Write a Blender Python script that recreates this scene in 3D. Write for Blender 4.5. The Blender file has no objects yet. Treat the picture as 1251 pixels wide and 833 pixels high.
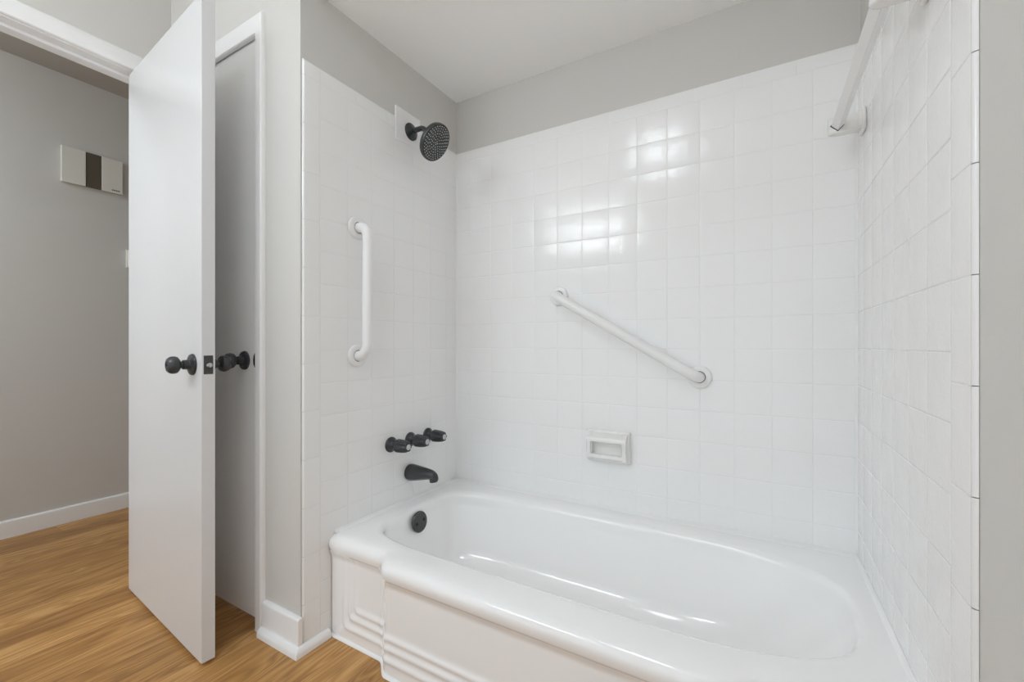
import bpy, bmesh, math, random
from mathutils import Vector, Matrix

random.seed(7)
S = bpy.context.scene
COL = S.collection
PI = math.pi

# ------------------------------------------------------------------ camera
CAMX, CAMY, CAMZ = 1.2591, -1.6464, 0.975
YAW = 0.5249
FPX, HOR = 525.94, 421.6
cd = bpy.data.cameras.new('camera')
cam = bpy.data.objects.new('camera', cd)
COL.objects.link(cam)
cam.location = (CAMX, CAMY, CAMZ)
cam.rotation_euler = (PI / 2, 0, YAW)
cd.sensor_fit = 'HORIZONTAL'
cd.sensor_width = 36.0
cd.lens = FPX / 1251.0 * 36.0
cd.shift_y = (HOR - 416.5) / 1251.0
cd.clip_start = 0.01
S.camera = cam

# ------------------------------------------------------------------ light and exposure
EXPOSURE = -0.15
CEILING_LAMP = 18.0        # emission strength of the ceiling lamp diffuser
VANITY_LAMP = 38.0         # emission strength of the vanity globes
HALL_LAMP = 72.0
S.view_settings.view_transform = 'Standard'
S.view_settings.look = 'None'
S.view_settings.exposure = EXPOSURE
S.view_settings.gamma = 1.0
S.view_settings.use_curve_mapping = False
w = bpy.data.worlds.new('world')
S.world = w
w.use_nodes = True
w.node_tree.nodes['Background'].inputs[0].default_value = (0.85, 0.935, 1.0, 1)
w.node_tree.nodes['Background'].inputs[1].default_value = 1.25
S.cycles.max_bounces = 14
S.cycles.diffuse_bounces = 10
S.cycles.sample_clamp_indirect = 4.0

# ------------------------------------------------------------------ dimensions (metres)
W = 1.5105                 # alcove width; tile faces at x=0, y=0, x=W
TT = 0.008                 # tile thickness
FY = -0.80                 # face of the closet wall
XL = -0.885                # left (doorway) wall face
XR = W + TT
YB = -2.62                 # wall behind the camera
ZC = 2.46                  # main ceiling
ZA = 2.137                 # alcove ceiling
HX = -2.05                 # hall far wall
TOPZ = 1.890               # top of tile
TUBZ = 0.335

# ------------------------------------------------------------------ materials
def srgb(r, g, b):
    f = lambda c: (c / 12.92 if c <= 0.04045 else ((c + 0.055) / 1.055) ** 2.4)
    return (f(r / 255), f(g / 255), f(b / 255), 1)

def new_mat(name, col, rough=0.5, spec=0.5, metal=0.0, coat=0.0, bump=None, emit=None, var=None):
    m = bpy.data.materials.new(name)
    m.use_nodes = True
    nt = m.node_tree
    b = nt.nodes['Principled BSDF']
    b.inputs['Base Color'].default_value = col
    b.inputs['Roughness'].default_value = rough
    b.inputs['Specular IOR Level'].default_value = spec
    b.inputs['Metallic'].default_value = metal
    b.inputs['Coat Weight'].default_value = coat
    b.inputs['Coat Roughness'].default_value = 0.08
    tc = nt.nodes.new('ShaderNodeTexCoord')
    if var:                                     # gentle blotchy variation of the paint colour
        n = nt.nodes.new('ShaderNodeTexNoise')
        n.inputs['Scale'].default_value = var[0]
        n.inputs['Detail'].default_value = 3
        mx = nt.nodes.new('ShaderNodeMix')
        mx.data_type = 'RGBA'
        mx.inputs[6].default_value = tuple(c * (1 - var[1]) for c in col[:3]) + (1,)
        mx.inputs[7].default_value = tuple(min(1, c * (1 + var[1])) for c in col[:3]) + (1,)
        nt.links.new(tc.outputs['Object'], n.inputs['Vector'])
        nt.links.new(n.outputs['Fac'], mx.inputs[0])
        nt.links.new(mx.outputs[2], b.inputs['Base Color'])
    if bump:
        last = None
        for sc, st in bump:
            n = nt.nodes.new('ShaderNodeTexNoise')
            n.inputs['Scale'].default_value = sc
            n.inputs['Detail'].default_value = 2
            nt.links.new(tc.outputs['Object'], n.inputs['Vector'])
            bp = nt.nodes.new('ShaderNodeBump')
            bp.inputs['Strength'].default_value = 1.0
            bp.inputs['Distance'].default_value = st
            nt.links.new(n.outputs['Fac'], bp.inputs['Height'])
            if last:
                nt.links.new(last.outputs[0], bp.inputs['Normal'])
            last = bp
        nt.links.new(last.outputs[0], b.inputs['Normal'])
        if coat > 0:
            nt.links.new(last.outputs[0], b.inputs['Coat Normal'])
    if emit:
        b.inputs['Emission Color'].default_value = (0.875, 0.945, 1.0, 1)
        b.inputs['Emission Strength'].default_value = emit
    return m

M = {}
M['paint'] = new_mat('wall_paint', srgb(213, 211, 207), 0.45, 0.35, bump=[(260, 0.0002)], var=(3, 0.01))
M['ceiling'] = new_mat('ceiling_paint', srgb(251, 251, 250), 0.8, 0.3, bump=[(200, 0.0003)], var=(3, 0.01))
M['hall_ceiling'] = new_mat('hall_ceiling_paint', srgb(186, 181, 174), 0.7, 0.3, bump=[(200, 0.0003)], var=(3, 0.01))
M['trim'] = new_mat('trim_paint', srgb(244, 244, 244), 0.25, 0.5, bump=[(60, 0.00015)], var=(4, 0.008))
M['door'] = new_mat('door_paint', srgb(224, 224, 225), 0.2, 0.5, bump=[(35, 0.00015), (300, 0.00005)], var=(3, 0.008))
M['closet'] = new_mat('closet_door_paint', srgb(248, 248, 247), 0.3, 0.5, bump=[(35, 0.0002)], var=(3, 0.01))
M['tile'] = new_mat('glazed_tile', srgb(244, 244, 244), 0.13, 0.5, coat=0.0, bump=[(30, 0.0006), (240, 0.00025)], var=(6, 0.008))
M['tub'] = new_mat('tub_enamel', srgb(251, 251, 251), 0.13, 0.5, coat=0.3, bump=[(14, 0.00015)], var=(3, 0.006))
M['ceramic'] = new_mat('ceramic_white', srgb(238, 238, 236), 0.15, 0.5, coat=0.3, bump=[(60, 0.0002)], var=(20, 0.008))
M['plastic_white'] = new_mat('white_enamelled_steel', srgb(240, 240, 240), 0.28, 0.5, bump=[(200, 0.00005)], var=(20, 0.006))
M['black'] = new_mat('matte_black_metal', srgb(60, 62, 64), 0.26, 0.5, metal=0.2, bump=[(300, 0.00005)], var=(40, 0.08))
M['graphite'] = new_mat('dark_grey_metal', srgb(70, 71, 72), 0.4, 0.5, metal=0.3, bump=[(300, 0.0001)], var=(60, 0.08))
M['dark'] = new_mat('dark_gap', srgb(30, 30, 30), 0.6, 0.3, var=(60, 0.05))
M['nozzle'] = new_mat('pale_rubber', srgb(215, 215, 212), 0.5, 0.3, var=(60, 0.05))
M['cap'] = new_mat('clear_grey_plastic', srgb(190, 192, 194), 0.25, 0.5, var=(80, 0.03))
M['steel'] = new_mat('brushed_steel', srgb(200, 200, 200), 0.25, 0.5, metal=1.0, var=(80, 0.04))
M['chime'] = new_mat('chime_cover', srgb(228, 226, 218), 0.4, 0.4, var=(10, 0.01))
M['chime_dark'] = new_mat('chime_grille', srgb(92, 84, 72), 0.5, 0.4, bump=[(150, 0.0003)], var=(30, 0.05))
M['lamp'] = new_mat('lamp_glass', (0.9, 0.9, 0.9, 1), 0.4, 0.5, emit=CEILING_LAMP)
M['globe'] = new_mat('globe_glass', (0.9, 0.9, 0.9, 1), 0.3, 0.5, emit=VANITY_LAMP)
M['hall_lamp'] = new_mat('hall_lamp_glass', (0.9, 0.9, 0.9, 1), 0.4, 0.5, emit=HALL_LAMP)

def wood_mat():
    m = bpy.data.materials.new('wood_planks')
    m.use_nodes = True
    nt = m.node_tree
    N, L = nt.nodes.new, nt.links.new
    b = nt.nodes['Principled BSDF']
    tc = N('ShaderNodeTexCoord')
    sp = N('ShaderNodeSeparateXYZ')
    L(tc.outputs['Object'], sp.inputs[0])
    def math_(op, a, b_=None, c=None):
        n = N('ShaderNodeMath'); n.operation = op
        for i, v in enumerate((a, b_, c)):
            if v is None: continue
            if isinstance(v, (int, float)): n.inputs[i].default_value = v
            else: L(v, n.inputs[i])
        return n.outputs[0]
    PW, PL = 0.1186, 1.9
    u = math_('DIVIDE', math_('ADD', sp.outputs['X'], 1.081 + 10 * PW), PW)
    row = math_('FLOOR', u)
    fu = math_('FRACT', u)
    wn = N('ShaderNodeTexWhiteNoise'); wn.noise_dimensions = '1D'
    L(row, wn.inputs['W'])
    v = math_('ADD', math_('DIVIDE', sp.outputs['Y'], PL), math_('MULTIPLY', wn.outputs['Value'], 7.3))
    cell = math_('FLOOR', v)
    fv = math_('FRACT', v)
    wn2 = N('ShaderNodeTexWhiteNoise'); wn2.noise_dimensions = '2D'
    cb = N('ShaderNodeCombineXYZ'); L(row, cb.inputs[0]); L(cell, cb.inputs[1])
    L(cb.outputs[0], wn2.inputs['Vector'])
    plank = wn2.outputs['Value']
    # per-plank shifted coordinates
    cx = math_('ADD', sp.outputs['X'], math_('MULTIPLY', plank, 13.7))
    cy = math_('ADD', sp.outputs['Y'], math_('MULTIPLY', plank, 5.1))
    def noise(sx, sy, scale, detail=4, dist=0.0, rough=0.6):
        c = N('ShaderNodeCombineXYZ')
        L(math_('MULTIPLY', cx, sx), c.inputs[0]); L(math_('MULTIPLY', cy, sy), c.inputs[1])
        L(math_('MULTIPLY', plank, 3.3), c.inputs[2])
        n = N('ShaderNodeTexNoise')
        n.inputs['Scale'].default_value = scale
        n.inputs['Detail'].default_value = detail
        n.inputs['Distortion'].default_value = dist
        n.inputs['Roughness'].default_value = rough
        L(c.outputs[0], n.inputs['Vector'])
        return n.outputs['Fac']
    fine = noise(40, 0.6, 6.0, 4, 0.3, 0.65)
    broad = noise(6, 0.40, 3.0, 4, 1.2)
    rings = noise(4.5, 0.5, 2.6, 1, 0.9)
    ringw = math_('FRACT', math_('MULTIPLY', rings, 9.0))
    ringw = math_('ABSOLUTE', math_('SUBTRACT', math_('MULTIPLY', ringw, 2.0), 1.0))
    streak = noise(30, 0.5, 3.0, 3, 0.3)
    mixv = math_('ADD', math_('MULTIPLY', fine, 0.46), math_('ADD', math_('MULTIPLY', broad, 0.34), math_('MULTIPLY', ringw, 0.20)))
    mixv = math_('ADD', mixv, math_('MULTIPLY', math_('SUBTRACT', plank, 0.5), 0.20))
    cr = N('ShaderNodeValToRGB')
    e = cr.color_ramp.elements
    e[0].position = 0.22; e[0].color = srgb(124, 82, 42)
    e[1].position = 0.80; e[1].color = srgb(214, 170, 114)
    k = e.new(0.42); k.color = srgb(156, 112, 62)
    k = e.new(0.58); k.color = srgb(182, 136, 80)
    L(mixv, cr.inputs[0])
    # dark thin streaks
    st = N('ShaderNodeMapRange'); st.inputs['From Min'].default_value = 0.60; st.inputs['From Max'].default_value = 0.72
    st.inputs['To Min'].default_value = 0.0; st.inputs['To Max'].default_value = 0.4
    L(streak, st.inputs['Value'])
    mx = N('ShaderNodeMix'); mx.data_type = 'RGBA'
    L(st.outputs[0], mx.inputs[0]); L(cr.outputs[0], mx.inputs[6]); mx.inputs[7].default_value = srgb(124, 84, 48)
    # seams
    du = math_('MINIMUM', fu, math_('SUBTRACT', 1.0, fu))
    dv = math_('MULTIPLY', math_('MINIMUM', fv, math_('SUBTRACT', 1.0, fv)), PL / PW)
    d = math_('MINIMUM', du, dv)
    sm = N('ShaderNodeMapRange'); sm.inputs['From Min'].default_value = 0.004; sm.inputs['From Max'].default_value = 0.016
    sm.inputs['To Min'].default_value = 0.3; sm.inputs['To Max'].default_value = 0.0
    L(d, sm.inputs['Value'])
    mx2 = N('ShaderNodeMix'); mx2.data_type = 'RGBA'
    L(sm.outputs[0], mx2.inputs[0]); L(mx.outputs[2], mx2.inputs[6]); mx2.inputs[7].default_value = srgb(96, 66, 38)
    L(mx2.outputs[2], b.inputs['Base Color'])
    b.inputs['Roughness'].default_value = 0.42
    b.inputs['Specular IOR Level'].default_value = 0.4
    bp = N('ShaderNodeBump'); bp.inputs['Distance'].default_value = 0.0006; bp.inputs['Strength'].default_value = 0.6
    L(math_('SUBTRACT', math_('MULTIPLY', fine, 0.4), sm.outputs[0]), bp.inputs['Height'])
    L(bp.outputs[0], b.inputs['Normal'])
    return m
M['wood'] = wood_mat()

# ------------------------------------------------------------------ helpers
def obj(name, bm, mat, parent=None, smooth=True, angle=35, kind=None, label=None, bevel=None):
    me = bpy.data.meshes.new(name)
    bmesh.ops.recalc_face_normals(bm, faces=bm.faces[:])
    bm.to_mesh(me); bm.free()
    mats = mat if isinstance(mat, (list, tuple)) else [mat]
    for k in mats:
        me.materials.append(k)
    o = bpy.data.objects.new(name, me)
    COL.objects.link(o)
    if smooth:
        me.shade_smooth()
        me.set_sharp_from_angle(angle=math.radians(angle))
    if parent is not None:
        o.parent = parent
    if kind: o['kind'] = kind
    if label: o['label'] = label
    if bevel:
        md = o.modifiers.new('bevel', 'BEVEL')
        md.width = bevel; md.segments = 3; md.limit_method = 'ANGLE'; md.angle_limit = math.radians(40)
        md.harden_normals = False
    return o

def thing(name, label, cat, group=None):
    o = bpy.data.objects.new(name, None)
    COL.objects.link(o)
    o.empty_display_size = 0.05
    o['label'] = label; o['category'] = cat
    if group: o['group'] = group
    return o

def place(o, loc):
    """put the Empty at the thing's base while its parts keep their world positions"""
    loc = Vector(loc)
    o.location = loc
    for c in o.children:
        c.location = c.location - loc

def box(bm, x0, x1, y0, y1, z0, z1, mi=0):
    vs = [bm.verts.new((x, y, z)) for x in (x0, x1) for y in (y0, y1) for z in (z0, z1)]
    for f in ((0, 1, 3, 2), (4, 6, 7, 5), (0, 4, 5, 1), (2, 3, 7, 6), (0, 2, 6, 4), (1, 5, 7, 3)):
        bm.faces.new([vs[i] for i in f]).material_index = mi
    return vs

def box_obj(name, dims, mat, parent=None, kind=None, label=None, bevel=0.001):
    bm = bmesh.new(); box(bm, *dims)
    return obj(name, bm, mat, parent, kind=kind, label=label, bevel=bevel)

def frame_of(axis):
    a = Vector(axis).normalized()
    t = Vector((0, 0, 1)) if abs(a.z) < 0.9 else Vector((1, 0, 0))
    u = t.cross(a).normalized(); v = a.cross(u)
    return u, v, a

def lathe(bm, origin, axis, prof, n=48, mod=None):
    """prof: list of (radius, height along axis)"""
    u, v, a = frame_of(axis); o = Vector(origin)
    rings = []
    for (r, h) in prof:
        if r <= 1e-6:
            rings.append([bm.verts.new(o + a * h)])
        else:
            ring = []
            for i in range(n):
                t = 2 * PI * i / n
                rr = r * (mod(t, h) if mod else 1)
                ring.append(bm.verts.new(o + a * h + u * (rr * math.cos(t)) + v * (rr * math.sin(t))))
            rings.append(ring)
    for A, B in zip(rings, rings[1:]):
        for i in range(n):
            j = (i + 1) % n
            if len(A) == 1 and len(B) == 1: continue
            if len(A) == 1: bm.faces.new((A[0], B[i], B[j]))
            elif len(B) == 1: bm.faces.new((A[i], B[0], A[j]))
            else: bm.faces.new((A[i], B[i], B[j], A[j]))
    for R in (rings[0], rings[-1]):
        if len(R) > 2: bm.faces.new(R)

def arc_prof(r, h0, h1, edge, n=5):
    """disc of radius r from h0 to h1 with a rounded outer edge"""
    p = [(r, h0), (r, h1 - edge)]
    for i in range(1, n + 1):
        t = PI / 2 * i / n
        p.append((r - edge + edge * math.cos(t), h1 - edge + edge * math.sin(t)))
    p.append((0, h1))
    return p

def tube(bm, pts, r, n=20, cap=True, rads=None):
    P = [Vector(p) for p in pts]
    rings = []
    prev = None
    for i, p in enumerate(P):
        if i == 0: d = P[1] - P[0]
        elif i == len(P) - 1: d = P[-1] - P[-2]
        else: d = (P[i + 1] - P[i]).normalized() + (P[i] - P[i - 1]).normalized()
        d.normalize()
        if prev is None:
            u, v, _ = frame_of(d)
        else:
            u = (prev - d * prev.dot(d)).normalized(); v = d.cross(u)
        prev = u
        rr = rads[i] if rads else r
        rings.append([bm.verts.new(p + u * (rr * math.cos(2 * PI * k / n)) + v * (rr * math.sin(2 * PI * k / n))) for k in range(n)])
    for A, B in zip(rings, rings[1:]):
        for k in range(n):
            bm.faces.new((A[k], A[(k + 1) % n], B[(k + 1) % n], B[k]))
    if cap:
        bm.faces.new(rings[0]); bm.faces.new(rings[-1])

def bend_path(a, b, out, depth, R, n=8):
    """a,b points on a wall, out = outward direction; goes out, turns, runs, turns back"""
    a, b, out = Vector(a), Vector(b), Vector(out)
    d = (b - a).normalized()
    pts = [a]
    c = a + out * (depth - R) + d * R
    for i in range(n + 1):
        t = PI / 2 * i / n
        pts.append(c - d * (R * math.cos(t)) + out * (R * math.sin(t)))
    c = b + out * (depth - R) - d * R
    for i in range(n + 1):
        t = PI / 2 * i / n
        pts.append(c + d * (R * math.sin(t)) + out * (R * math.cos(t)))
    pts.append(b)
    return pts

def prism(bm, outline, a0, a1, axis):
    """extrude a 2D outline along an axis: axis 'x' -> outline (y,z); 'y' -> (x,z); 'z' -> (x,y)"""
    def P(p, a):
        return {'x': (a, p[0], p[1]), 'y': (p[0], a, p[1]), 'z': (p[0], p[1], a)}[axis]
    A = [bm.verts.new(P(p, a0)) for p in outline]
    B = [bm.verts.new(P(p, a1)) for p in outline]
    n = len(outline)
    bm.faces.new(A); bm.faces.new(B)
    for i in range(n):
        bm.faces.new((A[i], A[(i + 1) % n], B[(i + 1) % n], B[i]))

# ------------------------------------------------------------------ room shell
box_obj('floor', (-2.15, XR + 0.1, -3.1, 1.1, -0.06, 0.0), M['wood'], kind='structure', bevel=None)

# main ceiling, hall ceiling, dropped alcove ceiling
box_obj('ceiling', (XL - 0.11, XR + 0.1, YB - 0.1, FY + 0.06, ZC, ZC + 0.06), M['ceiling'], kind='structure', bevel=None)
box_obj('ceiling_hall', (-2.15, XL - 0.11, -3.1, 1.1, ZC, ZC + 0.06), M['hall_ceiling'], kind='structure', bevel=None)
bm = bmesh.new()
box(bm, -TT, XR, FY + 0.1, 0.008, ZA, ZA + 0.05)
obj('ceiling_alcove', bm, M['ceiling'], kind='structure', smooth=False)

def wall(name, dims, mat=None):
    return box_obj(name, dims, mat or M['paint'], kind='structure', bevel=None)
wall('wall_soffit', (-TT, XR, FY, FY + 0.1, ZA, ZC))
# wall with the closet door, facing the camera; its end is the left alcove wall
bm = bmesh.new()
CX0, CX1, CZ = -0.815, -0.243, 2.052      # rough opening of the closet
box(bm, CX1, -TT, FY, 0.06, 0, ZC)
box(bm, XL - 0.0, CX0, FY, FY + 0.1, 0, ZC)
box(bm, CX0, CX1, FY, FY + 0.1, CZ, ZC)
obj('wall_closet', bm, M['paint'], kind='structure', smooth=False)
wall('wall_back', (-TT - 0.2, XR + 0.1, TT, 0.12, 0, ZC))
wall('wall_right', (XR, XR + 0.1, YB - 0.1, TT, 0, ZC))
wall('wall_behind', (XL - 0.11, XR, YB - 0.1, YB, 1.95, ZC))  # unseen; only the upper strip, opened below to let world light fill the room
# doorway wall
DY0, DY1, DZ = -1.66, -0.888, 2.05        # clear opening (y range, head height)
bm = bmesh.new()
box(bm, XL - 0.11, XL, DY1 + 0.02, 1.1, 0, ZC)
box(bm, XL - 0.11, XL, YB, DY0 - 0.02, 0, ZC)
box(bm, XL - 0.11, XL, DY0 - 0.02, DY1 + 0.02, DZ + 0.02, ZC)
obj('wall_left', bm, M['paint'], kind='structure', smooth=False)
wall('wall_hall', (HX - 0.1, HX, -3.1, 1.1, 0, ZC))
wall('wall_hall_end', (HX, XL - 0.11, 1.0, 1.1, 0, ZC))

# ------------------------------------------------------------------ tile
P = 0.1095
ROW0 = 0.961
def tile_mesh(bm, org, U, V, Nn, u0, u1, v0, v1, bull=(0, 0, 0, 0)):
    """one glazed tile: bull = (u0 side, u1 side, v0 side, v1 side) with a bullnose edge"""
    g = 0.0006
    lo, hi = (u0 + (0 if bull[0] else g), u1 - (0 if bull[1] else g)), (v0 + (0 if bull[2] else g), v1 - (0 if bull[3] else g))
    def cuts(a, b, ba, bb):
        r0 = 0.010 if ba else 0.0032
        r1 = 0.010 if bb else 0.0032
        s0 = [a + r0 * k for k in ((0, .06, .2, .45, 1) if ba else (0, .2, .5, 1))]
        s1 = [b - r1 * k for k in ((1, .45, .2, .06, 0) if bb else (1, .5, .2, 0))]
        if s0[-1] >= s1[0]: return [a, (a + b) / 2, b]
        return s0 + s1
    us = cuts(lo[0], lo[1], bull[0], bull[1]); vs = cuts(hi[0], hi[1], bull[2], bull[3])
    def drop(d, b):
        r = 0.010 if b else 0.0032; D = 0.0075 if b else 0.00085
        if d >= r: return 0
        q = 1 - d / r
        return D * (1 - math.sqrt(max(0, 1 - q * q)))
    ta, tb = random.gauss(0, 0.0011), random.gauss(0, 0.0011)
    uc, vc = (u0 + u1) / 2, (v0 + v1) / 2
    grid = []
    for u in us:
        r = []
        for v in vs:
            h = -max(drop(u - us[0], bull[0]), drop(us[-1] - u, bull[1]), drop(v - vs[0], bull[2]), drop(vs[-1] - v, bull[3]))
            if not any(bull): h += ta * (u - uc) + tb * (v - vc)
            r.append(bm.verts.new(org + U * u + V * v + Nn * h))
        grid.append(r)
    for i in range(len(us) - 1):
        for j in range(len(vs) - 1):
            bm.faces.new((grid[i][j], grid[i + 1][j], grid[i + 1][j + 1], grid[i][j + 1]))

def splits(a, b, anchor, pitch, minimum=0.004):
    k = math.floor((a - anchor) / pitch) + 1
    s = [a]
    while anchor + k * pitch < b - minimum:
        p = anchor + k * pitch
        if p - a > minimum: s.append(p)
        k += 1
    s.append(b)
    return list(zip(s, s[1:]))

def grout(bm, org, U, V, Nn, u0, u1, v0, v1):
    q = [bm.verts.new(org + U * a + V * b + Nn * -0.0009) for a, b in ((u0, v0), (u1, v0), (u1, v1), (u0, v1))]
    bm.faces.new(q)

def finish_tiles(name, bm):
    o = obj(name, bm, M['tile'], kind='structure', angle=60)
    return o

Z = Vector((0, 0, 1))
ZT = 1.8400                                  # joint under the top bullnose
# back wall: u = x, v = z
bm = bmesh.new(); org = Vector((0, 0, 0)); U = Vector((1, 0, 0)); Nn = Vector((0, -1, 0))
for a, b in splits(0.0, W, 0.195, P, 0.01):
    for c, d in splits(0.315, ZT, ROW0, P, 0.01):
        tile_mesh(bm, org, U, Z, Nn, a, b, c, d)
for a, b in splits(0.0, W, 0.895, 0.154):
    tile_mesh(bm, org, U, Z, Nn, a, b, ZT, TOPZ, (0, 0, 0, 1))
grout(bm, org, U, Z, Nn, 0, W, 0.315, TOPZ - 0.004)
finish_tiles('wall_tile_back', bm)
# left wall: u = -y
def side_tiles(name, x, nx, edge_in, edge_out, row0, bull0):
    bm = bmesh.new(); org = Vector((x, 0, 0)); U = Vector((0, -1, 0)); Nn = Vector((nx, 0, 0))
    for a, b in splits(0.0, edge_in, edge_in, P, 0.01):
        for c, d in splits(0.004 if b > 0.6 else 0.315, ZT, row0, P, 0.01):
            tile_mesh(bm, org, U, Z, Nn, a, b, c, d)
    for c, d in splits(0.004, TOPZ, bull0, 0.154, 0.03):
        tile_mesh(bm, org, U, Z, Nn, edge_in, edge_out, c, d, (0, 1, 0, 1 if d > 1.88 else 0))
    for a, b in splits(0.0, edge_in, 0.589, 0.154):
        tile_mesh(bm, org, U, Z, Nn, a, b, ZT, TOPZ, (0, 0, 0, 1))
    grout(bm, org, U, Z, Nn, 0, edge_out - 0.004, 0.0, TOPZ - 0.004)
    return finish_tiles(name, bm)
side_tiles('wall_tile_left', 0.0, 1, 0.735, 0.7945, 0.958, 1.3776)
side_tiles('wall_tile_right', W, -1, 0.7367, 0.8135, 0.964, 1.3805)
# the taller tile that backs the shower arm
bm = bmesh.new()
prof = [(-0.397, 1.80), (-0.397, 1.932), (-0.262, 1.932), (-0.2585, 1.9315), (-0.2560, 1.929), (-0.2550, 1.925), (-0.2550, 1.80)]
prism(bm, prof, -TT + 0.001, 0.003, 'x')
obj('wall_tile_shower', bm, M['tile'], kind='structure', bevel=0.0025)
# silicone bead in the alcove corners
for nm, x in (('trim_1', 0.0), ('trim_2', W)):
    bm = bmesh.new()
    s = 1 if x == 0 else -1
    prism(bm, [(x, 0), (x + s * 0.006, 0), (x + s * 0.003, -0.002), (x + s * 0.002, -0.003), (x, -0.006)], 0.33, TOPZ - 0.006, 'z')
    obj(nm, bm, M['tile'], kind='structure')

# ------------------------------------------------------------------ baseboards, shoe mouldings, casings
def base_profile(h, t=0.014):
    p = [(0, 0), (t, 0), (t, h - 0.010)]
    for i in range(1, 6):
        a = PI / 2 * i / 5
        p.append((t - 0.009 + 0.009 * math.cos(a), h - 0.010 + 0.010 * math.sin(a)))
    p.append((0, h))
    return p
def shoe_profile(w_=0.016, h=0.022):
    p = [(0, 0), (w_, 0)]
    for i in range(1, 7):
        a = PI / 2 * i / 6
        p.append((w_ * math.cos(a), h * 0.25 + h * 0.75 * math.sin(a)))
    return p

bm = bmesh.new()
prism(bm, [(HX + a, b) for a, b in base_profile(0.088)], -3.0, 1.0, 'y')
for v in bm.verts: pass
obj('baseboard_hall', bm, M['trim'], kind='structure')
bm = bmesh.new()
prism(bm, [(FY - a, b) for a, b in base_profile(0.113, 0.014)], -0.196, 0.003, 'x')
obj('baseboard_closet', bm, M['trim'], kind='structure')
# shoe: along the closet wall then round the corner up to the tub
bm = bmesh.new()
sp_ = shoe_profile()
sp_ = [(0, 0), (0.017, 0)] + [(0.017 * math.cos(PI / 2 * i / 6), 0.008 + 0.020 * math.sin(PI / 2 * i / 6)) for i in range(1, 7)]
y0 = FY - 0.014
A = [bm.verts.new((-0.198, y0 - a, b)) for a, b in sp_]
B = [bm.verts.new((0.001 + a, y0 - a, b)) for a, b in sp_]
C_ = [bm.verts.new((0.001 + a, -0.706, b)) for a, b in sp_]
n = len(sp_)
for Q, R in ((A, B), (B, C_)):
    for i in range(n):
        bm.faces.new((Q[i], Q[(i + 1) % n], R[(i + 1) % n], R[i]))
bm.faces.new(A); bm.faces.new(C_)
obj('baseboard_shoe', bm, M['trim'], kind='structure')
bm = bmesh.new()
prism(bm, [(XR - a, b) for a, b in base_profile(0.113)], YB, -0.83, 'y')
obj('baseboard_right', bm, M['trim'], kind='structure')

# closet casing (flat board with eased edges, mitred) and jamb
def casing_x(name, x0, x1, z1, cw, y, t, zbot=0.0, cwx=None):
    kx = (cwx or cw) / cw
    """casing round an opening in a wall of constant y (facing -y)"""
    bm = bmesh.new()
    def loop(off, dep):
        return [(x0 - off * kx, y - dep, zbot), (x0 - off * kx, y - dep, z1 + off), (x1 + off * kx, y - dep, z1 + off), (x1 + off * kx, y - dep, zbot)]
    sec = [(0.004, 0), (0.004, t * .7), (0.007, t), (cw - 0.012, t), (cw - 0.005, t * 0.85), (cw, t * 0.45), (cw, 0)]
    rows = [[bm.verts.new(p) for p in loop(o_, d)] for o_, d in sec]
    for A_, B_ in zip(rows, rows[1:]):
        for i in range(3):
            bm.faces.new((A_[i], A_[i + 1], B_[i + 1], B_[i]))
    for i in (0, 3):
        bm.faces.new([r[i] for r in rows])
    return obj(name, bm, M['trim'], kind='structure', angle=30)
casing_x('trim_3', -0.800, -0.239, 2.034, 0.074, FY, 0.015, cwx=0.039)
bm = bmesh.new()
box(bm, -0.2570, -0.2430, FY + 0.002, FY + 0.099, 0, 2.061)
box(bm, -0.815, -0.799, FY + 0.002, FY + 0.099, 0, 2.061)
box(bm, -0.799, -0.2570, FY + 0.002, FY + 0.099, 2.046, 2.060)
obj('trim_4', bm, M['trim'], kind='structure', bevel=0.001)

# doorway casing on the bathroom face, jamb and stop
bm = bmesh.new()
cw, t, x = 0.070, 0.014, XL
def loopd(off, dep):
    return [(x + dep, DY1 + off, 0), (x + dep, DY1 + off, DZ + off), (x + dep, DY0 - off, DZ + off), (x + dep, DY0 - off, 0)]
sec = [(0.004, 0), (0.004, t * .7), (0.007, t), (cw - 0.012, t), (cw - 0.005, t * 0.85), (cw, t * 0.45), (cw, 0)]
rows = [[bm.verts.new(p) for p in loopd(o_, d)] for o_, d in sec]
for A_, B_ in zip(rows, rows[1:]):
    for i in range(3):
        bm.faces.new((A_[i], A_[i + 1], B_[i + 1], B_[i]))
obj('trim_5', bm, M['trim'], kind='structure', angle=30)
bm = bmesh.new()
xa, xb = XL - 0.112, XL
box(bm, xa, xb, DY1, DY1 + 0.02, 0, DZ + 0.02)
box(bm, xa, xb, DY0 - 0.02, DY0, 0, DZ + 0.02)
box(bm, xa, xb, DY0, DY1, DZ, DZ + 0.02)
xs = XL - 0.040
box(bm, xs - 0.035, xs, DY1 - 0.012, DY1, 0, DZ - 0.012)
box(bm, xs - 0.035, xs, DY0, DY0 + 0.012, 0, DZ - 0.012)
box(bm, xs - 0.035, xs, DY0, DY1, DZ - 0.012, DZ)
obj('trim_6', bm, M['trim'], kind='structure', bevel=0.0015)

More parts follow.
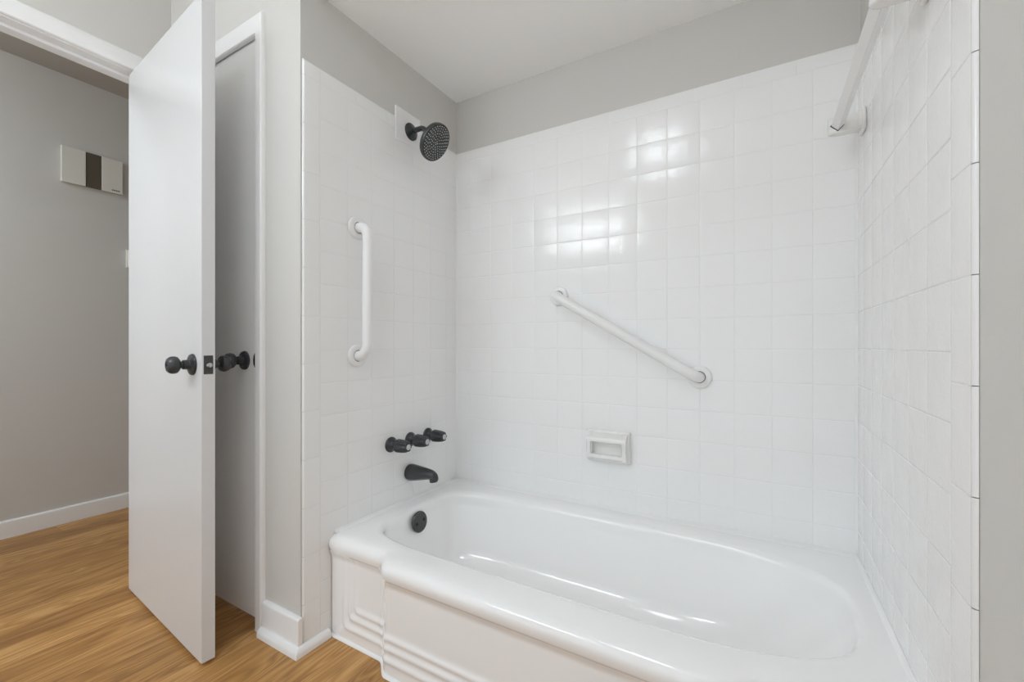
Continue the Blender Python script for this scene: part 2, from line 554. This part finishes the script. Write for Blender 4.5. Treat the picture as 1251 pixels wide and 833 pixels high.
# ------------------------------------------------------------------ bathtub
def smooth(a, b, x_):
    t_ = max(0.0, min(1.0, (x_ - a) / (b - a)))
    return t_ * t_ * (3 - 2 * t_)
def front_y(x_):                     # face of the apron in plan
    d = min(x_, W - x_)
    return -0.690 - 0.042 * smooth(0.235, 0.305, d)
tub = thing('bathtub', 'white enamelled steel alcove bathtub with ribbed stepped front', 'bathtub')
def superloop(cx, cy, ax0, ax1, ay0, ay1, e0, e1, ang):
    """point of a rounded outline at angle ang; e0/e1 exponents for the left/right half"""
    c, s = math.cos(ang), math.sin(ang)
    ax = ax1 if c >= 0 else ax0
    ay = ay1 if s >= 0 else ay0
    e = e1 if c >= 0 else e0
    r = (abs(c / ax) ** e + abs(s / ay) ** e) ** (-1 / e)
    return cx + r * c, cy + r * s
CXT, CYT = 0.95, -0.36
def inner(ang, dl=0, dr=0, df=0, db=0):
    return superloop(CXT, CYT, CXT - 0.068 - dl, 1.459 - CXT - dr, -0.092 - CYT - 0.0 - (-0.0) if False else 0, 0, 6, 3, ang)
def inner_pt(ang, dl, dr, dfr, dbk, e0, e1):
    c, s = math.cos(ang), math.sin(ang)
    ax = (1.459 - CXT - dr) if c >= 0 else (CXT - 0.072 - dl)
    ay = (CYT + (-0.085) * -1 - 0) if False else ((-0.088 - CYT - dbk) if s >= 0 else (CYT + 0.630 - dfr))
    e = e1 if c >= 0 else e0
    r = (abs(c / ax) ** e + abs(s / ay) ** e) ** (-1 / e)
    return CXT + r * c, CYT + r * s
def outer_pt(ang, inset):
    c, s = math.cos(ang), math.sin(ang)
    g = 0.0006
    x0, x1, y1 = g, W - g, -g
    best = 1e9
    if c > 1e-9: best = min(best, (x1 - CXT) / c)
    if c < -1e-9: best = min(best, (x0 - CXT) / c)
    if s > 1e-9: best = min(best, (y1 - CYT) / s)
    if s < -1e-9:
        lo, hi = 0.0, best
        for _ in range(40):
            mid = (lo + hi) / 2
            px, py = CXT + mid * c, CYT + mid * s
            px = max(0, min(W, px))
            if py < front_y(px) - 0.014 + inset: hi = mid
            else: lo = mid
        best = min(best, hi)
    return CXT + best * c, CYT + best * s
EDGE = ((0.0, TUBZ - 0.030), (0.0012, TUBZ - 0.0225), (0.0045, TUBZ - 0.0155), (0.0100, TUBZ - 0.0090), (0.0175, TUBZ - 0.0042), (0.0265, TUBZ - 0.0012), (0.070, TUBZ))
def deck_pt(a, inset, z_):
    px, py = outer_pt(a, inset)
    on_wall = px <= 0.00061 or px >= W - 0.00061 or py >= -0.00061
    if on_wall:                                # clipped by a wall: follow the rim's section there
        d = py - (front_y(min(max(px, 0), W)) - 0.014)
        zl = TUBZ
        for (d0, q0), (d1, q1) in zip(EDGE, EDGE[1:]):
            if d < d1:
                zl = q0 + (q1 - q0) * max(0.0, d - d0) / (d1 - d0)
                break
        return (px, py, max(z_, zl))
    return (px, py, z_)
angs = set(2 * PI * i / 420 for i in range(420))
for (px, py) in ((0.0025, -0.0025), (W - 0.0025, -0.0025), (0.0025, front_y(0) - 0.014), (W - 0.0025, front_y(0) - 0.014)):
    angs.add(math.atan2(py - CYT, px - CXT) % (2 * PI))
for i in range(60):
    for base in (0.20, W - 0.34):
        px = base + 0.14 * i / 60
        angs.add(math.atan2(front_y(px) - 0.014 - CYT, px - CXT) % (2 * PI))
angs = sorted(angs)
bm = bmesh.new()
loops = []
# outer edge: tucked under, rounded, then the flat deck
for inset, z_ in ((0.014, TUBZ - 0.0555), (0.0055, TUBZ - 0.054), (0.0030, TUBZ - 0.047), (0.0008, TUBZ - 0.038), (0.0, TUBZ - 0.030), (0.0012, TUBZ - 0.0225), (0.0045, TUBZ - 0.0155), (0.0100, TUBZ - 0.0090), (0.0175, TUBZ - 0.0042), (0.0265, TUBZ - 0.0012)):
    loops.append([deck_pt(a, inset, z_) for a in angs])
# deck to inner edge
def lerp(p, q, k): return tuple(p[i] + (q[i] - p[i]) * k for i in range(3))
rim0 = [(*inner_pt(a, -0.012, -0.012, -0.012, -0.012, 7, 2.9), TUBZ) for a in angs]
out = loops[-1]
loops.append([lerp(o_, i_, 0.35) for o_, i_ in zip(out, rim0)])
loops[-1] = [(p[0], p[1], TUBZ) for p in loops[-1]]
loops.append(rim0)
# round over the inner edge then the basin walls (left steep, right a long slope)
R_ = 0.024
for k in range(1, 5):
    t_ = PI / 2 * k / 4 * 0.85
    off = -0.012 + R_ * math.sin(t_); dz = R_ * (1 - math.cos(t_))
    loops.append([(*inner_pt(a, off, off, off, off, 6.5, 2.9), TUBZ - dz) for a in angs])
z_top = TUBZ - R_ * (1 - math.cos(PI / 2 * 0.85))
zb = 0.045
for k in range(1, 15):
    f = k / 14
    z_ = z_top + (zb - z_top) * f
    fl = (max(0, f - 0.72) / 0.28) ** 2            # fillet near the floor
    dl = 0.006 + 0.050 * f + 0.055 * fl
    dr = 0.006 + 0.230 * f + 0.10 * fl
    df = 0.006 + 0.060 * f + 0.055 * fl
    db = 0.006 + 0.060 * f + 0.055 * fl
    loops.append([(*inner_pt(a, dl, dr, df, db, 6.5 - 2 * f, 2.9), z_ - 0.0 ) for a in angs])
for k, dz in ((0.75, 0.004), (0.4, 0.007), (0.1, 0.009)):
    last = loops[-1] if k == 0.75 else base_last
    if k == 0.75: base_last = last
    loops.append([(CXT - 0.1 + (p[0] - CXT + 0.1) * k, CYT + (p[1] - CYT) * k, zb - dz) for p in base_last])
VL = [[bm.verts.new(p) for p in lp] for lp in loops]
n = len(angs)
for A_, B_ in zip(VL, VL[1:]):
    for i in range(n):
        bm.faces.new((A_[i], A_[(i + 1) % n], B_[(i + 1) % n], B_[i]))
bm.faces.new(VL[-1])
obj('basin', bm, M['tub'], tub, angle=75)

# ribbed apron
RIB = ((0.119, 0.112), (0.094, 0.084), (0.070, 0.050))
def apron_y(x_, z_):
    d = min(x_, W - x_)
    y = front_y(x_)
    # nested ridges: run along the bottom and turn up near the wall
    for k, (xk, zk) in enumerate(RIB):
        a, b = d - xk, z_ - zk
        rr = 0.018
        qx, qz = rr - a, rr - b
        if qx > 0 and qz > 0: sd = rr - math.hypot(qx, qz)
        else: sd = min(a, b)
        along_up = b > a                           # on the vertical run
        amp = 0.0046
        if along_up: amp *= (1 - 0.85 * smooth(0.10, 0.20, z_))
        y -= amp * math.exp(-(sd / 0.0095) ** 2)
        y -= 0.0016 * (1 - smooth(-0.015, 0.015, sd)) * (1.0 if not along_up else 0.3)
    # vertical pilaster lines at the step
    y -= 0.0025 * math.exp(-((d - 0.238) / 0.006) ** 2) * smooth(0.02, 0.12, z_)
    y += 0.0025 * math.exp(-((d - 0.252) / 0.006) ** 2) * smooth(0.02, 0.12, z_)
    y -= 0.0030 * math.exp(-((d - 0.300) / 0.007) ** 2) * smooth(0.02, 0.12, z_)
    # fold out under the rim
    y -= 0.0095 * smooth(TUBZ - 0.078, TUBZ - 0.044, z_)
    return y
bm = bmesh.new()
NX, NZ = 330, 90
g = []
for i in range(NX + 1):
    x_ = 0.0025 + (W - 0.005) * i / NX
    g.append([bm.verts.new((x_, apron_y(x_, (TUBZ - 0.050) * j / NZ), (TUBZ - 0.050) * j / NZ)) for j in range(NZ + 1)])
for i in range(NX):
    for j in range(NZ):
        bm.faces.new((g[i][j], g[i + 1][j], g[i + 1][j + 1], g[i][j + 1]))
# returns to give the skirt a body
bk = [[bm.verts.new((v.co.x, -0.66, v.co.z)) for v in (g[i][0], g[i][NZ])] for i in range(NX + 1)]
for i in range(NX):
    bm.faces.new((g[i][0], bk[i][0], bk[i + 1][0], g[i + 1][0]))
    bm.faces.new((g[i][NZ], g[i + 1][NZ], bk[i + 1][1], bk[i][1]))
    bm.faces.new((bk[i][0], bk[i][1], bk[i + 1][1], bk[i + 1][0]))
obj('apron', bm, M['tub'], tub, angle=75)
# bead of caulk where the apron meets the floor
bm = bmesh.new()
cr_ = []
for i in range(NX + 1):
    x_ = 0.0025 + (W - 0.005) * i / NX
    yy = apron_y(x_, 0.0)
    cr_.append([bm.verts.new(q) for q in ((x_, yy + 0.002, 0.0005), (x_, yy - 0.008, 0.0005), (x_, yy - 0.0065, 0.004), (x_, yy - 0.003, 0.007), (x_, yy + 0.002, 0.009))])
for A_, B_ in zip(cr_, cr_[1:]):
    for k in range(5):
        bm.faces.new((A_[k], A_[(k + 1) % 5], B_[(k + 1) % 5], B_[k]))
bm.faces.new(cr_[0]); bm.faces.new(cr_[-1])
obj('caulk_bead', bm, M['trim'], tub, angle=60)
# silicone bead round the three walls
bm = bmesh.new()
fy_ = front_y(0) + 0.010
path_ = [((0.0003, fy_), (1, 0)), ((0.0003, -0.0003), (1, -1)), ((W - 0.0003, -0.0003), (-1, -1)), ((W - 0.0003, fy_), (-1, 0))]
rows_ = []
for (px, py), (nx, ny) in path_:
    rows_.append([bm.verts.new((px + nx * a, py + ny * a, TUBZ - 0.002 + b)) for a, b in ((0, 0), (0.010, 0.0), (0.0085, 0.0028), (0.0045, 0.0050), (0.0022, 0.0080), (0.0008, 0.0125), (0, 0.0135))])
for A_, B_ in zip(rows_, rows_[1:]):
    for k in range(6):
        bm.faces.new((A_[k], A_[k + 1], B_[k + 1], B_[k]))
obj('silicone_bead', bm, M['tub'], tub, angle=70)
# overflow plate on the drain end of the basin
ov_n = Vector((1, 0, 0.12)).normalized()
ov_c = Vector((0.098, -0.368, 0.283))
bm = bmesh.new()
lathe(bm, ov_c, ov_n, [(0.036, -0.006), (0.040, 0.0), (0.040, 0.004), (0.0385, 0.0062), (0.030, 0.0072), (0, 0.0076)], 48)
ovp = obj('overflow_plate', bm, M['graphite'], tub, label='round dark grey overflow plate with two screws')
for s in (-1, 1):
    bm = bmesh.new()
    c = ov_c + Vector((0, s * 0.020, 0.003 * s)) + ov_n * 0.0070
    lathe(bm, c, ov_n, [(0.0062, 0), (0.0062, 0.001), (0.0045, 0.0022), (0.0018, 0.0016), (0, 0.0012)], 20)
    obj('screw', bm, M['dark'], ovp)
bm = bmesh.new()
lathe(bm, (0.27, -0.36, 0.0365), (0, 0, 1), [(0.036, 0), (0.036, 0.003), (0.032, 0.0045), (0.024, 0.003), (0.022, 0.001), (0, 0.001)], 40)
obj('drain', bm, M['graphite'], tub, label='round dark drain ring')
place(tub, (W / 2, -0.36, 0))

# ------------------------------------------------------------------ grab bars
def grab_bar(label, a, b, out_, depth=0.056, r=0.0185, fr=0.040):
    t_ = thing('grab_bar', label, 'grab bar', 'white grab bars screwed to the tiled walls')
    a, b, o_ = Vector(a), Vector(b), Vector(out_)
    bm = bmesh.new()
    tube(bm, bend_path(a + o_ * 0.002, b + o_ * 0.002, o_, depth, 0.042), r, 28)
    obj('bar', bm, M['plastic_white'], t_, angle=60)
    for p in (a, b):
        bm = bmesh.new()
        lathe(bm, p, o_, [(fr, 0.0004), (fr, 0.006), (fr - 0.0015, 0.0095), (fr - 0.005, 0.0115), (r + 0.006, 0.0125), (r + 0.0022, 0.0118), (r + 0.0016, 0.006), (r - 0.002, 0.006)], 48)
        fl = obj('flange', bm, M['plastic_white'], t_, angle=60)
        bm = bmesh.new()
        lathe(bm, p, o_, [(r - 0.001, 0.0070), (r + 0.0026, 0.0070), (r + 0.0026, 0.0098), (r - 0.001, 0.0098)], 40)
        obj('recess_shade', bm, M['dark'], fl, angle=60)  # dark-coloured ring stands in for the shade in the recess round the bar
    place(t_, a)
    for fl in [c for c in t_.children]:
        for gch in fl.children: gch.location = (0, 0, 0)
    return t_
grab_bar('white vertical grab bar on the narrow tiled wall below the shower head', (0, -0.586, 1.395), (0, -0.588, 0.937), (1, 0, 0))
grab_bar('white slanted grab bar on the long tiled wall above the soap dish', (0.533, 0, 1.178), (1.071, 0, 0.863), (0, -1, 0))

# ------------------------------------------------------------------ soap dish
sd = thing('soap_dish', 'white ceramic recessed soap dish on the long tiled wall', 'soap dish')
bm = bmesh.new()
x0, x1, z0, z1 = 0.661, 0.829, 0.520, 0.643
def ring_rect(x0, x1, z0, z1, y): return [bm.verts.new(p) for p in ((x0, y, z0), (x1, y, z0), (x1, y, z1), (x0, y, z1))]
A_ = ring_rect(x0, x1, z0, z1, -0.0005)
B_ = ring_rect(x0, x1, z0, z1, -0.009)
C1 = ring_rect(x0 + 0.012, x1 - 0.012, z0 + 0.010, z1 - 0.010, -0.015)
for Q, R in ((A_, B_), (B_, C1)):
    for i in range(4): bm.faces.new((Q[i], Q[(i + 1) % 4], R[(i + 1) % 4], R[i]))
bm.faces.new(A_); bm.faces.new(C1)
obj('back_plate', bm, M['ceramic'], sd, bevel=0.004)
bm = bmesh.new()
# body: C-shaped section (y,z) with hood above and lip below
sec = [(-0.012, 0.634), (-0.026, 0.631), (-0.043, 0.622), (-0.050, 0.612), (-0.048, 0.603), (-0.040, 0.600), (-0.020, 0.603), (-0.014, 0.596),
       (-0.012, 0.575), (-0.014, 0.556), (-0.022, 0.551), (-0.038, 0.556), (-0.046, 0.553), (-0.047, 0.543), (-0.038, 0.534), (-0.022, 0.530), (-0.012, 0.529)]
prism(bm, sec, 0.678, 0.812, 'x')
bmesh.ops.triangulate(bm, faces=[f for f in bm.faces if len(f.verts) > 4])
obj('dish', bm, M['ceramic'], sd, angle=50)
for s, (a, b) in enumerate(((0.668, 0.684), (0.806, 0.822))):
    bm = bmesh.new()
    ck = [(-0.010, 0.636), (-0.026, 0.633), (-0.043, 0.623), (-0.049, 0.612), (-0.0475, 0.600), (-0.0455, 0.585), (-0.0450, 0.568), (-0.0460, 0.556), (-0.0468, 0.549), (-0.044, 0.538), (-0.034, 0.530), (-0.010, 0.526)]
    prism(bm, ck, a, b, 'x')
    bmesh.ops.triangulate(bm, faces=[f for f in bm.faces if len(f.verts) > 4])
    obj('side_cheek', bm, M['ceramic'], sd, bevel=0.004, angle=50)
place(sd, (0.745, 0, 0.52))

# ------------------------------------------------------------------ shower head
sh = thing('shower_head', 'matte black round rain shower head on a bent arm', 'shower head')
fl0 = Vector((0.003, -0.313, 1.858))
bm = bmesh.new()
lathe(bm, fl0, (1, 0, 0), [(0.035, 0.0), (0.035, 0.003), (0.031, 0.007), (0.018, 0.012), (0.0135, 0.016), (0.0105, 0.017)], 48)
obj('flange', bm, M['black'], sh)
hd_c = Vector((0.153, -0.330, 1.770))
hd_n = Vector((0.81, 0.10, -0.57)).normalized()
bm = bmesh.new()
back = hd_c - hd_n * 0.034
path = [fl0, fl0 + Vector((0.035, 0, 0.001)), fl0 + Vector((0.052, -0.001, 0.0))]
p0 = path[-1]; c1 = p0 + Vector((0.030, -0.004, 0.0))
for k in range(1, 9):
    t_ = k / 8
    path.append(p0 * (1 - t_) ** 2 + c1 * (2 * t_ * (1 - t_)) + back * t_ * t_)
tube(bm, path, 0.0105, 24)
obj('arm', bm, M['black'], sh, angle=60)
bm = bmesh.new()
lathe(bm, hd_c, hd_n, [(0.0125, -0.044), (0.0150, -0.040), (0.0150, -0.030), (0.022, -0.024), (0.045, -0.0215), (0.068, -0.0200), (0.0715, -0.0175), (0.073, -0.013), (0.073, -0.002), (0.0718, 0.0), (0.069, 0.0008), (0.0675, -0.0004), (0, -0.0004)], 72)
hd = obj('head', bm, M['black'], sh, angle=40)
bm = bmesh.new()
lathe(bm, hd_c, hd_n, [(0.0672, -0.0008), (0.0672, 0.0002), (0, 0.0003)], 60)
obj('spray_face', bm, M['black'], sh)
bm = bmesh.new()
u_, v_, a_ = frame_of(hd_n)
cnt = 0
for ring, (rr, k) in enumerate(((0.006, 4), (0.0160, 8), (0.026, 13), (0.0360, 18), (0.046, 22), (0.0550, 27), (0.0635, 32))):
    for i in range(k):
        t_ = 2 * PI * (i + 0.37 * ring) / k
        c = hd_c + hd_n * 0.0003 + u_ * (rr * math.cos(t_)) + v_ * (rr * math.sin(t_))
        lathe(bm, c, hd_n, [(0.0018, -0.0002), (0.0016, 0.0012), (0, 0.0018)], 6)
nz = obj('spray_nozzles', bm, M['nozzle'], sh, label='pale rubber spray nozzles in rings')
nz['kind'] = 'stuff'
place(sh, fl0)

# ------------------------------------------------------------------ tub taps and spout
TG = 'black fluted tap handles above the spout'
def tap(label, y):
    t_ = thing('tap_handle', label, 'tap handle', TG)
    o_ = Vector((0.0, y, 0.585)); X = Vector((1, 0, 0))
    bm = bmesh.new()
    lathe(bm, o_, X, [(0.030, 0.0004), (0.030, 0.004), (0.0275, 0.008), (0.021, 0.012), (0.0175, 0.020), (0.0145, 0.024), (0.0145, 0.034)], 40)
    obj('flange', bm, M['black'], t_)
    bm = bmesh.new()
    def mod(t, h):
        k = smooth(0.036, 0.050, h)
        fl = 0.5 + 0.5 * math.cos(6 * t)
        return 1 - 0.24 * k * (1 - max(fl, 0.0) ** 0.45)
    lathe(bm, o_, X, [(0.0150, 0.030), (0.0225, 0.033), (0.0258, 0.038), (0.0262, 0.044), (0.0258, 0.054), (0.0250, 0.066), (0.0232, 0.078), (0.0212, 0.088), (0.0185, 0.0925), (0.0125, 0.0940), (0.0110, 0.0935)], 96, mod)
    obj('handle', bm, M['black'], t_, angle=50)
    bm = bmesh.new()
    lathe(bm, o_, X, [(0.0112, 0.0925), (0.0112, 0.0948), (0.0095, 0.0960), (0, 0.0963)], 32)
    obj('index_cap', bm, M['cap'], t_, label='light grey round cap on the handle end')
    place(t_, o_)
tap('black fluted tap handle nearest the tub front, leftmost of the three', -0.422)
tap('black fluted tap handle in the middle of the three', -0.315)
tap('black fluted tap handle nearest the long tiled wall, rightmost of three', -0.207)

sp = thing('tub_spout', 'black tub spout below the three tap handles', 'tub spout')
bm = bmesh.new()
secs = [(0.0005, 0.451, 0.0325, 0.032), (0.006, 0.451, 0.0340, 0.0335), (0.015, 0.4512, 0.0340, 0.0335), (0.045, 0.4530, 0.0300, 0.0300), (0.075, 0.4550, 0.0255, 0.0260), (0.100, 0.4565, 0.0215, 0.0225),
        (0.118, 0.4560, 0.0190, 0.0195), (0.130, 0.4530, 0.0170, 0.0175), (0.1385, 0.4485, 0.0145, 0.0150), (0.1435, 0.4430, 0.0110, 0.0115), (0.1455, 0.4390, 0.005, 0.005)]
rings = []
for (xx, cz, rh, rw) in secs:
    rings.append([bm.verts.new((xx, -0.317 + rw * math.cos(2 * PI * k / 36), cz + rh * math.sin(2 * PI * k / 36))) for k in range(36)])
for A_, B_ in zip(rings, rings[1:]):
    for k in range(36): bm.faces.new((A_[k], A_[(k + 1) % 36], B_[(k + 1) % 36], B_[k]))
bm.faces.new(rings[0]); bm.faces.new(rings[-1])
obj('body', bm, M['black'], sp, angle=60)
bm = bmesh.new()
lathe(bm, (0.1255, -0.317, 0.452), (0.12, 0, -1), [(0.0150, 0.0), (0.0160, 0.010), (0.0160, 0.020), (0.0150, 0.023), (0.0120, 0.023), (0.0120, 0.018), (0, 0.018)], 32)
obj('nozzle', bm, M['black'], sp)
place(sp, (0, -0.317, 0.45))

# ------------------------------------------------------------------ towel bar on the right wall
tb = thing('towel_bar', 'white square towel bar with ceramic posts, high on the right tiled wall', 'towel bar')
BX, BZ = 1.448, 1.602
PY = (-0.105, -0.655)
bm = bmesh.new()
s_ = 0.0160
ends = []
for y in (PY[0] - 0.004, PY[1] + 0.004):
    ends.append([bm.verts.new((BX + dx, y, BZ + dz)) for dx, dz in ((s_, 0), (0, s_), (-s_, 0), (0, -s_))])
for i in range(4): bm.faces.new((ends[0][i], ends[0][(i + 1) % 4], ends[1][(i + 1) % 4], ends[1][i]))
bm.faces.new(ends[0]); bm.faces.new(ends[1])
obj('bar', bm, M['plastic_white'], tb, bevel=0.0015)
for py in PY:
    sgn = 1 if py == PY[0] else -1
    bm = bmesh.new()
    ol = [(W - 0.006, py - 0.027), (W - 0.006, py + 0.027), (W - 0.016, py + 0.018), (BX + 0.006, py + 0.0165)]
    for k in range(1, 8):
        t_ = PI / 2 - PI * k / 8
        ol.append((BX + 0.002 - 0.0245 * math.cos(t_), py + 0.0165 * math.sin(t_)))
    ol += [(BX + 0.006, py - 0.0165), (W - 0.016, py - 0.018)]
    prism(bm, ol, BZ - 0.021, BZ + 0.026, 'z')
    po = obj('post', bm, M['ceramic'], tb, bevel=0.006)
    bm = bmesh.new()
    box(bm, W - 0.010, W - 0.0004, py - 0.030, py + 0.030, BZ - 0.030, BZ + 0.032)
    obj('wall_plate', bm, M['ceramic'], po, bevel=0.004)
    bm = bmesh.new()
    d_ = s_ + 0.0022
    yy = py - sgn * 0.0168
    q = [bm.verts.new((BX + dx, yy, BZ + dz)) for dx, dz in ((d_, 0), (0, d_), (-d_, 0), (0, -d_))]
    q2 = [bm.verts.new((BX + dx, yy + sgn * 0.002, BZ + dz)) for dx, dz in ((d_, 0), (0, d_), (-d_, 0), (0, -d_))]
    for i in range(4): bm.faces.new((q[i], q[(i + 1) % 4], q2[(i + 1) % 4], q2[i]))
    bm.faces.new(q); bm.faces.new(q2)
    obj('socket_gap_shade', bm, M['dark'], po, smooth=False)  # dark slab paints the shade of the hole round the bar end
place(tb, (W, PY[0], BZ))
for c in tb.children:
    for gch in c.children: gch.location = (0, 0, 0)

# ------------------------------------------------------------------ the open door
def knob(parent, origin, nrm, holes=False):
    """round privacy knob with its rose; parent is the door"""
    bm = bmesh.new()
    lathe(bm, origin, nrm, [(0.0335, 0.0), (0.0335, 0.002), (0.0315, 0.006), (0.024, 0.0095), (0.0165, 0.011), (0.0150, 0.014), (0.0145, 0.026), (0.0105, 0.0285), (0.0105, 0.033),
                            (0.0120, 0.0345), (0.0200, 0.0365), (0.0250, 0.0410), (0.0268, 0.0475), (0.0262, 0.0545), (0.0235, 0.0605), (0.0195, 0.0645),
                            (0.0185, 0.0640), (0.0165, 0.0655), (0.0110, 0.0668), (0.0100, 0.0655), (0.0060, 0.0655), (0.0045, 0.0662), (0.0040, 0.0640), (0, 0.0640)], 56)
    return obj('door_knob', bm, M['black'], parent, angle=32, label='round black metal knob')

H0 = Vector((-0.908, -0.932, 0))            # hinge-side corner of the face towards the camera
H1 = Vector((-0.203, -0.992, 0))            # latch-side corner
dv = (H1 - H0).normalized(); nv = Vector((dv.y, -dv.x, 0)).normalized()
if nv.y > 0: nv = -nv
DT = 0.037
def dp(s, out, z_): return H0 + dv * s + nv * out + Vector((0, 0, z_))
DL = (H1 - H0).length
bm = bmesh.new()
vs = [bm.verts.new(dp(s, o_, z_)) for s in (0, DL) for o_ in (0, -DT) for z_ in (0.012, 2.042)]
for f in ((0, 1, 3, 2), (4, 6, 7, 5), (0, 4, 5, 1), (2, 3, 7, 6), (0, 2, 6, 4), (1, 5, 7, 3)):
    bm.faces.new([vs[i] for i in f])
door1 = obj('door_1', bm, M['door'], kind='structure', bevel=0.0015)
door1['label'] = 'flat white interior door standing open into the bathroom'
KZ = 0.915
knob(door1, dp(DL - 0.066, 0.0, KZ), nv)
knob(door1, dp(DL - 0.066, -DT, KZ), -nv)
def slab(name, s_c, out, zc, hs, ho, hz, mat, parent, along, bev=0.0005, **kw):
    """small box: s along the door, out = normal; along picks the thin direction"""
    bm = bmesh.new()
    vs = [bm.verts.new(dp(s_c + a * hs, out + b * ho, zc + c * hz)) for a in (-1, 1) for b in (-1, 1) for c in (-1, 1)]
    for f in ((0, 1, 3, 2), (4, 6, 7, 5), (0, 4, 5, 1), (2, 3, 7, 6), (0, 2, 6, 4), (1, 5, 7, 3)):
        bm.faces.new([vs[i] for i in f])
    return obj(name, bm, mat, parent, bevel=bev, **kw)
lp = slab('latch_plate', DL + 0.0002, -DT / 2, KZ, 0.0009, 0.0125, 0.0285, M['graphite'], door1, 's', label='dark latch plate on the door edge')
bm = bmesh.new()
lathe(bm, dp(DL + 0.0008, -DT / 2 - 0.001, KZ - 0.001), dv, [(0.0088, 0.0), (0.0088, 0.004), (0.0070, 0.0080), (0.003, 0.0100), (0, 0.0102)], 24)
obj('latch_bolt', bm, M['steel'], lp, label='bright steel latch bolt')
for zc in (0.25, 1.05, 1.80):
    bm = bmesh.new()
    hc = dp(-0.006, -DT - 0.006, zc - 0.045)
    lathe(bm, hc, (0, 0, 1), [(0.003, -0.004), (0.0055, 0), (0.0055, 0.09), (0.003, 0.094)], 16)
    obj('hinge', bm, M['black'], door1)

# closet door, closed, set back in its jamb
DYF = -0.7965
bm = bmesh.new()
box(bm, -0.797, -0.2600, DYF, DYF + 0.035, 0.026, 2.043)
door2 = obj('door_2', bm, M['closet'], kind='structure', bevel=0.0012)
door2['label'] = 'flat grey-white closet door, closed, behind the open door'
knob(door2, Vector((-0.333, DYF, 0.921)), Vector((0, -1, 0)))
bm = bmesh.new()
pts_ = [(-0.2585 - 0.0185 * math.sin(PI * k / 12), 0.922 - 0.028 * math.cos(PI * k / 12)) for k in range(13)]
prism(bm, pts_, DYF - 0.0022, DYF - 0.0006, 'y')
box(bm, -0.2588, -0.2576, DYF - 0.0022, DYF + 0.026, 0.894, 0.950)
obj('strike_plate', bm, M['black'], door2, bevel=0.0005, label='black strike plate on the closet jamb')

# ------------------------------------------------------------------ hall: chime cover and thermostat
ch = thing('door_chime', 'white door chime box with dark centre panel on the hall wall', 'door chime')
y0c, y1c, z0c, z1c = -0.850, -0.590, 1.868, 2.064
xc = HX + 0.0005
a, b = y0c + 0.098, y0c + 0.166
bm = bmesh.new()
box(bm, xc, xc + 0.016, y0c + 0.004, y1c - 0.004, z0c + 0.004, z1c - 0.004)
obj('base', bm, M['chime'], ch, bevel=0.002)
for (p, q) in ((y0c, a), (b, y1c)):
    bm = bmesh.new(); box(bm, xc + 0.004, xc + 0.022, p, q, z0c, z1c)
    obj('side_cover', bm, M['chime'], ch, bevel=0.002)
bm = bmesh.new(); box(bm, xc + 0.010, xc + 0.019, a + 0.001, b - 0.001, z0c + 0.001, z1c - 0.001)
obj('centre_panel', bm, M['chime_dark'], ch, bevel=0.001, label='dark brown centre panel')
bm = bmesh.new()
for k in range(6):
    yy = y1c - 0.050 + k * 0.0062
    box(bm, xc + 0.022, xc + 0.0226, yy, yy + 0.0045, z0c + 0.012, z0c + 0.0185)
obj('badge', bm, M['dark'], ch, smooth=False, label='tiny dark maker mark at the lower right')
place(ch, (HX, -0.72, z0c))

th = thing('thermostat', 'small grey wall box in the hall just beside the open door edge', 'thermostat')
bm = bmesh.new(); box(bm, HX + 0.0005, HX + 0.012, -0.570, -0.470, 1.44, 1.55)
obj('base', bm, M['chime'], th, bevel=0.003)
bm = bmesh.new(); box(bm, HX + 0.012, HX + 0.028, -0.566, -0.474, 1.444, 1.546)
obj('cover', bm, M['chime'], th, bevel=0.005)
place(th, (HX, -0.52, 1.44))

# ------------------------------------------------------------------ lamps of the place (all out of the picture)
cl = thing('ceiling_light', 'round white ceiling light over the bathroom floor', 'ceiling light')
bm = bmesh.new()
lathe(bm, (0.60, -1.70, ZC), (0, 0, -1), [(0.20, 0.0005), (0.20, 0.018), (0.185, 0.022), (0.182, 0.010)], 48)
obj('rim', bm, M['trim'], cl)
bm = bmesh.new()
lathe(bm, (0.60, -1.70, ZC), (0, 0, -1), [(0.18, 0.012), (0.172, 0.035), (0.14, 0.058), (0.08, 0.073), (0, 0.078)], 48)
obj('diffuser', bm, M['lamp'], cl)
place(cl, (0.60, -1.70, ZC))

vl = thing('vanity_light', 'vanity light bar with four round white globes', 'wall light')
bm = bmesh.new(); box(bm, -0.66, 0.10, YB + 0.0005, YB + 0.03, 2.06, 2.17)
obj('bar', bm, M['steel'], vl, bevel=0.004)
for k in range(4):
    bm = bmesh.new()
    bmesh.ops.create_uvsphere(bm, u_segments=32, v_segments=20, radius=0.07, matrix=Matrix.Translation((-0.565 + k * 0.19, YB + 0.10, 2.115)))
    gl = obj('globe', bm, M['globe'], vl, angle=60)
    bm = bmesh.new()
    lathe(bm, (-0.565 + k * 0.19, YB + 0.029, 2.115), (0, 1, 0), [(0.03, 0), (0.03, 0.015), (0.024, 0.022), (0.024, 0.03)], 24)
    obj('socket', bm, M['steel'], gl)
place(vl, (-0.28, YB, 2.06))
for c in vl.children:
    for gch in c.children: gch.location = (0, 0, 0)

hl = thing('hall_light', 'round white ceiling light of the hall', 'ceiling light')
bm = bmesh.new()
lathe(bm, (-1.45, -2.2, ZC), (0, 0, -1), [(0.15, 0.0005), (0.15, 0.03), (0.12, 0.05), (0, 0.06)], 40)
obj('diffuser', bm, M['hall_lamp'], hl)
place(hl, (-1.45, -2.2, ZC))
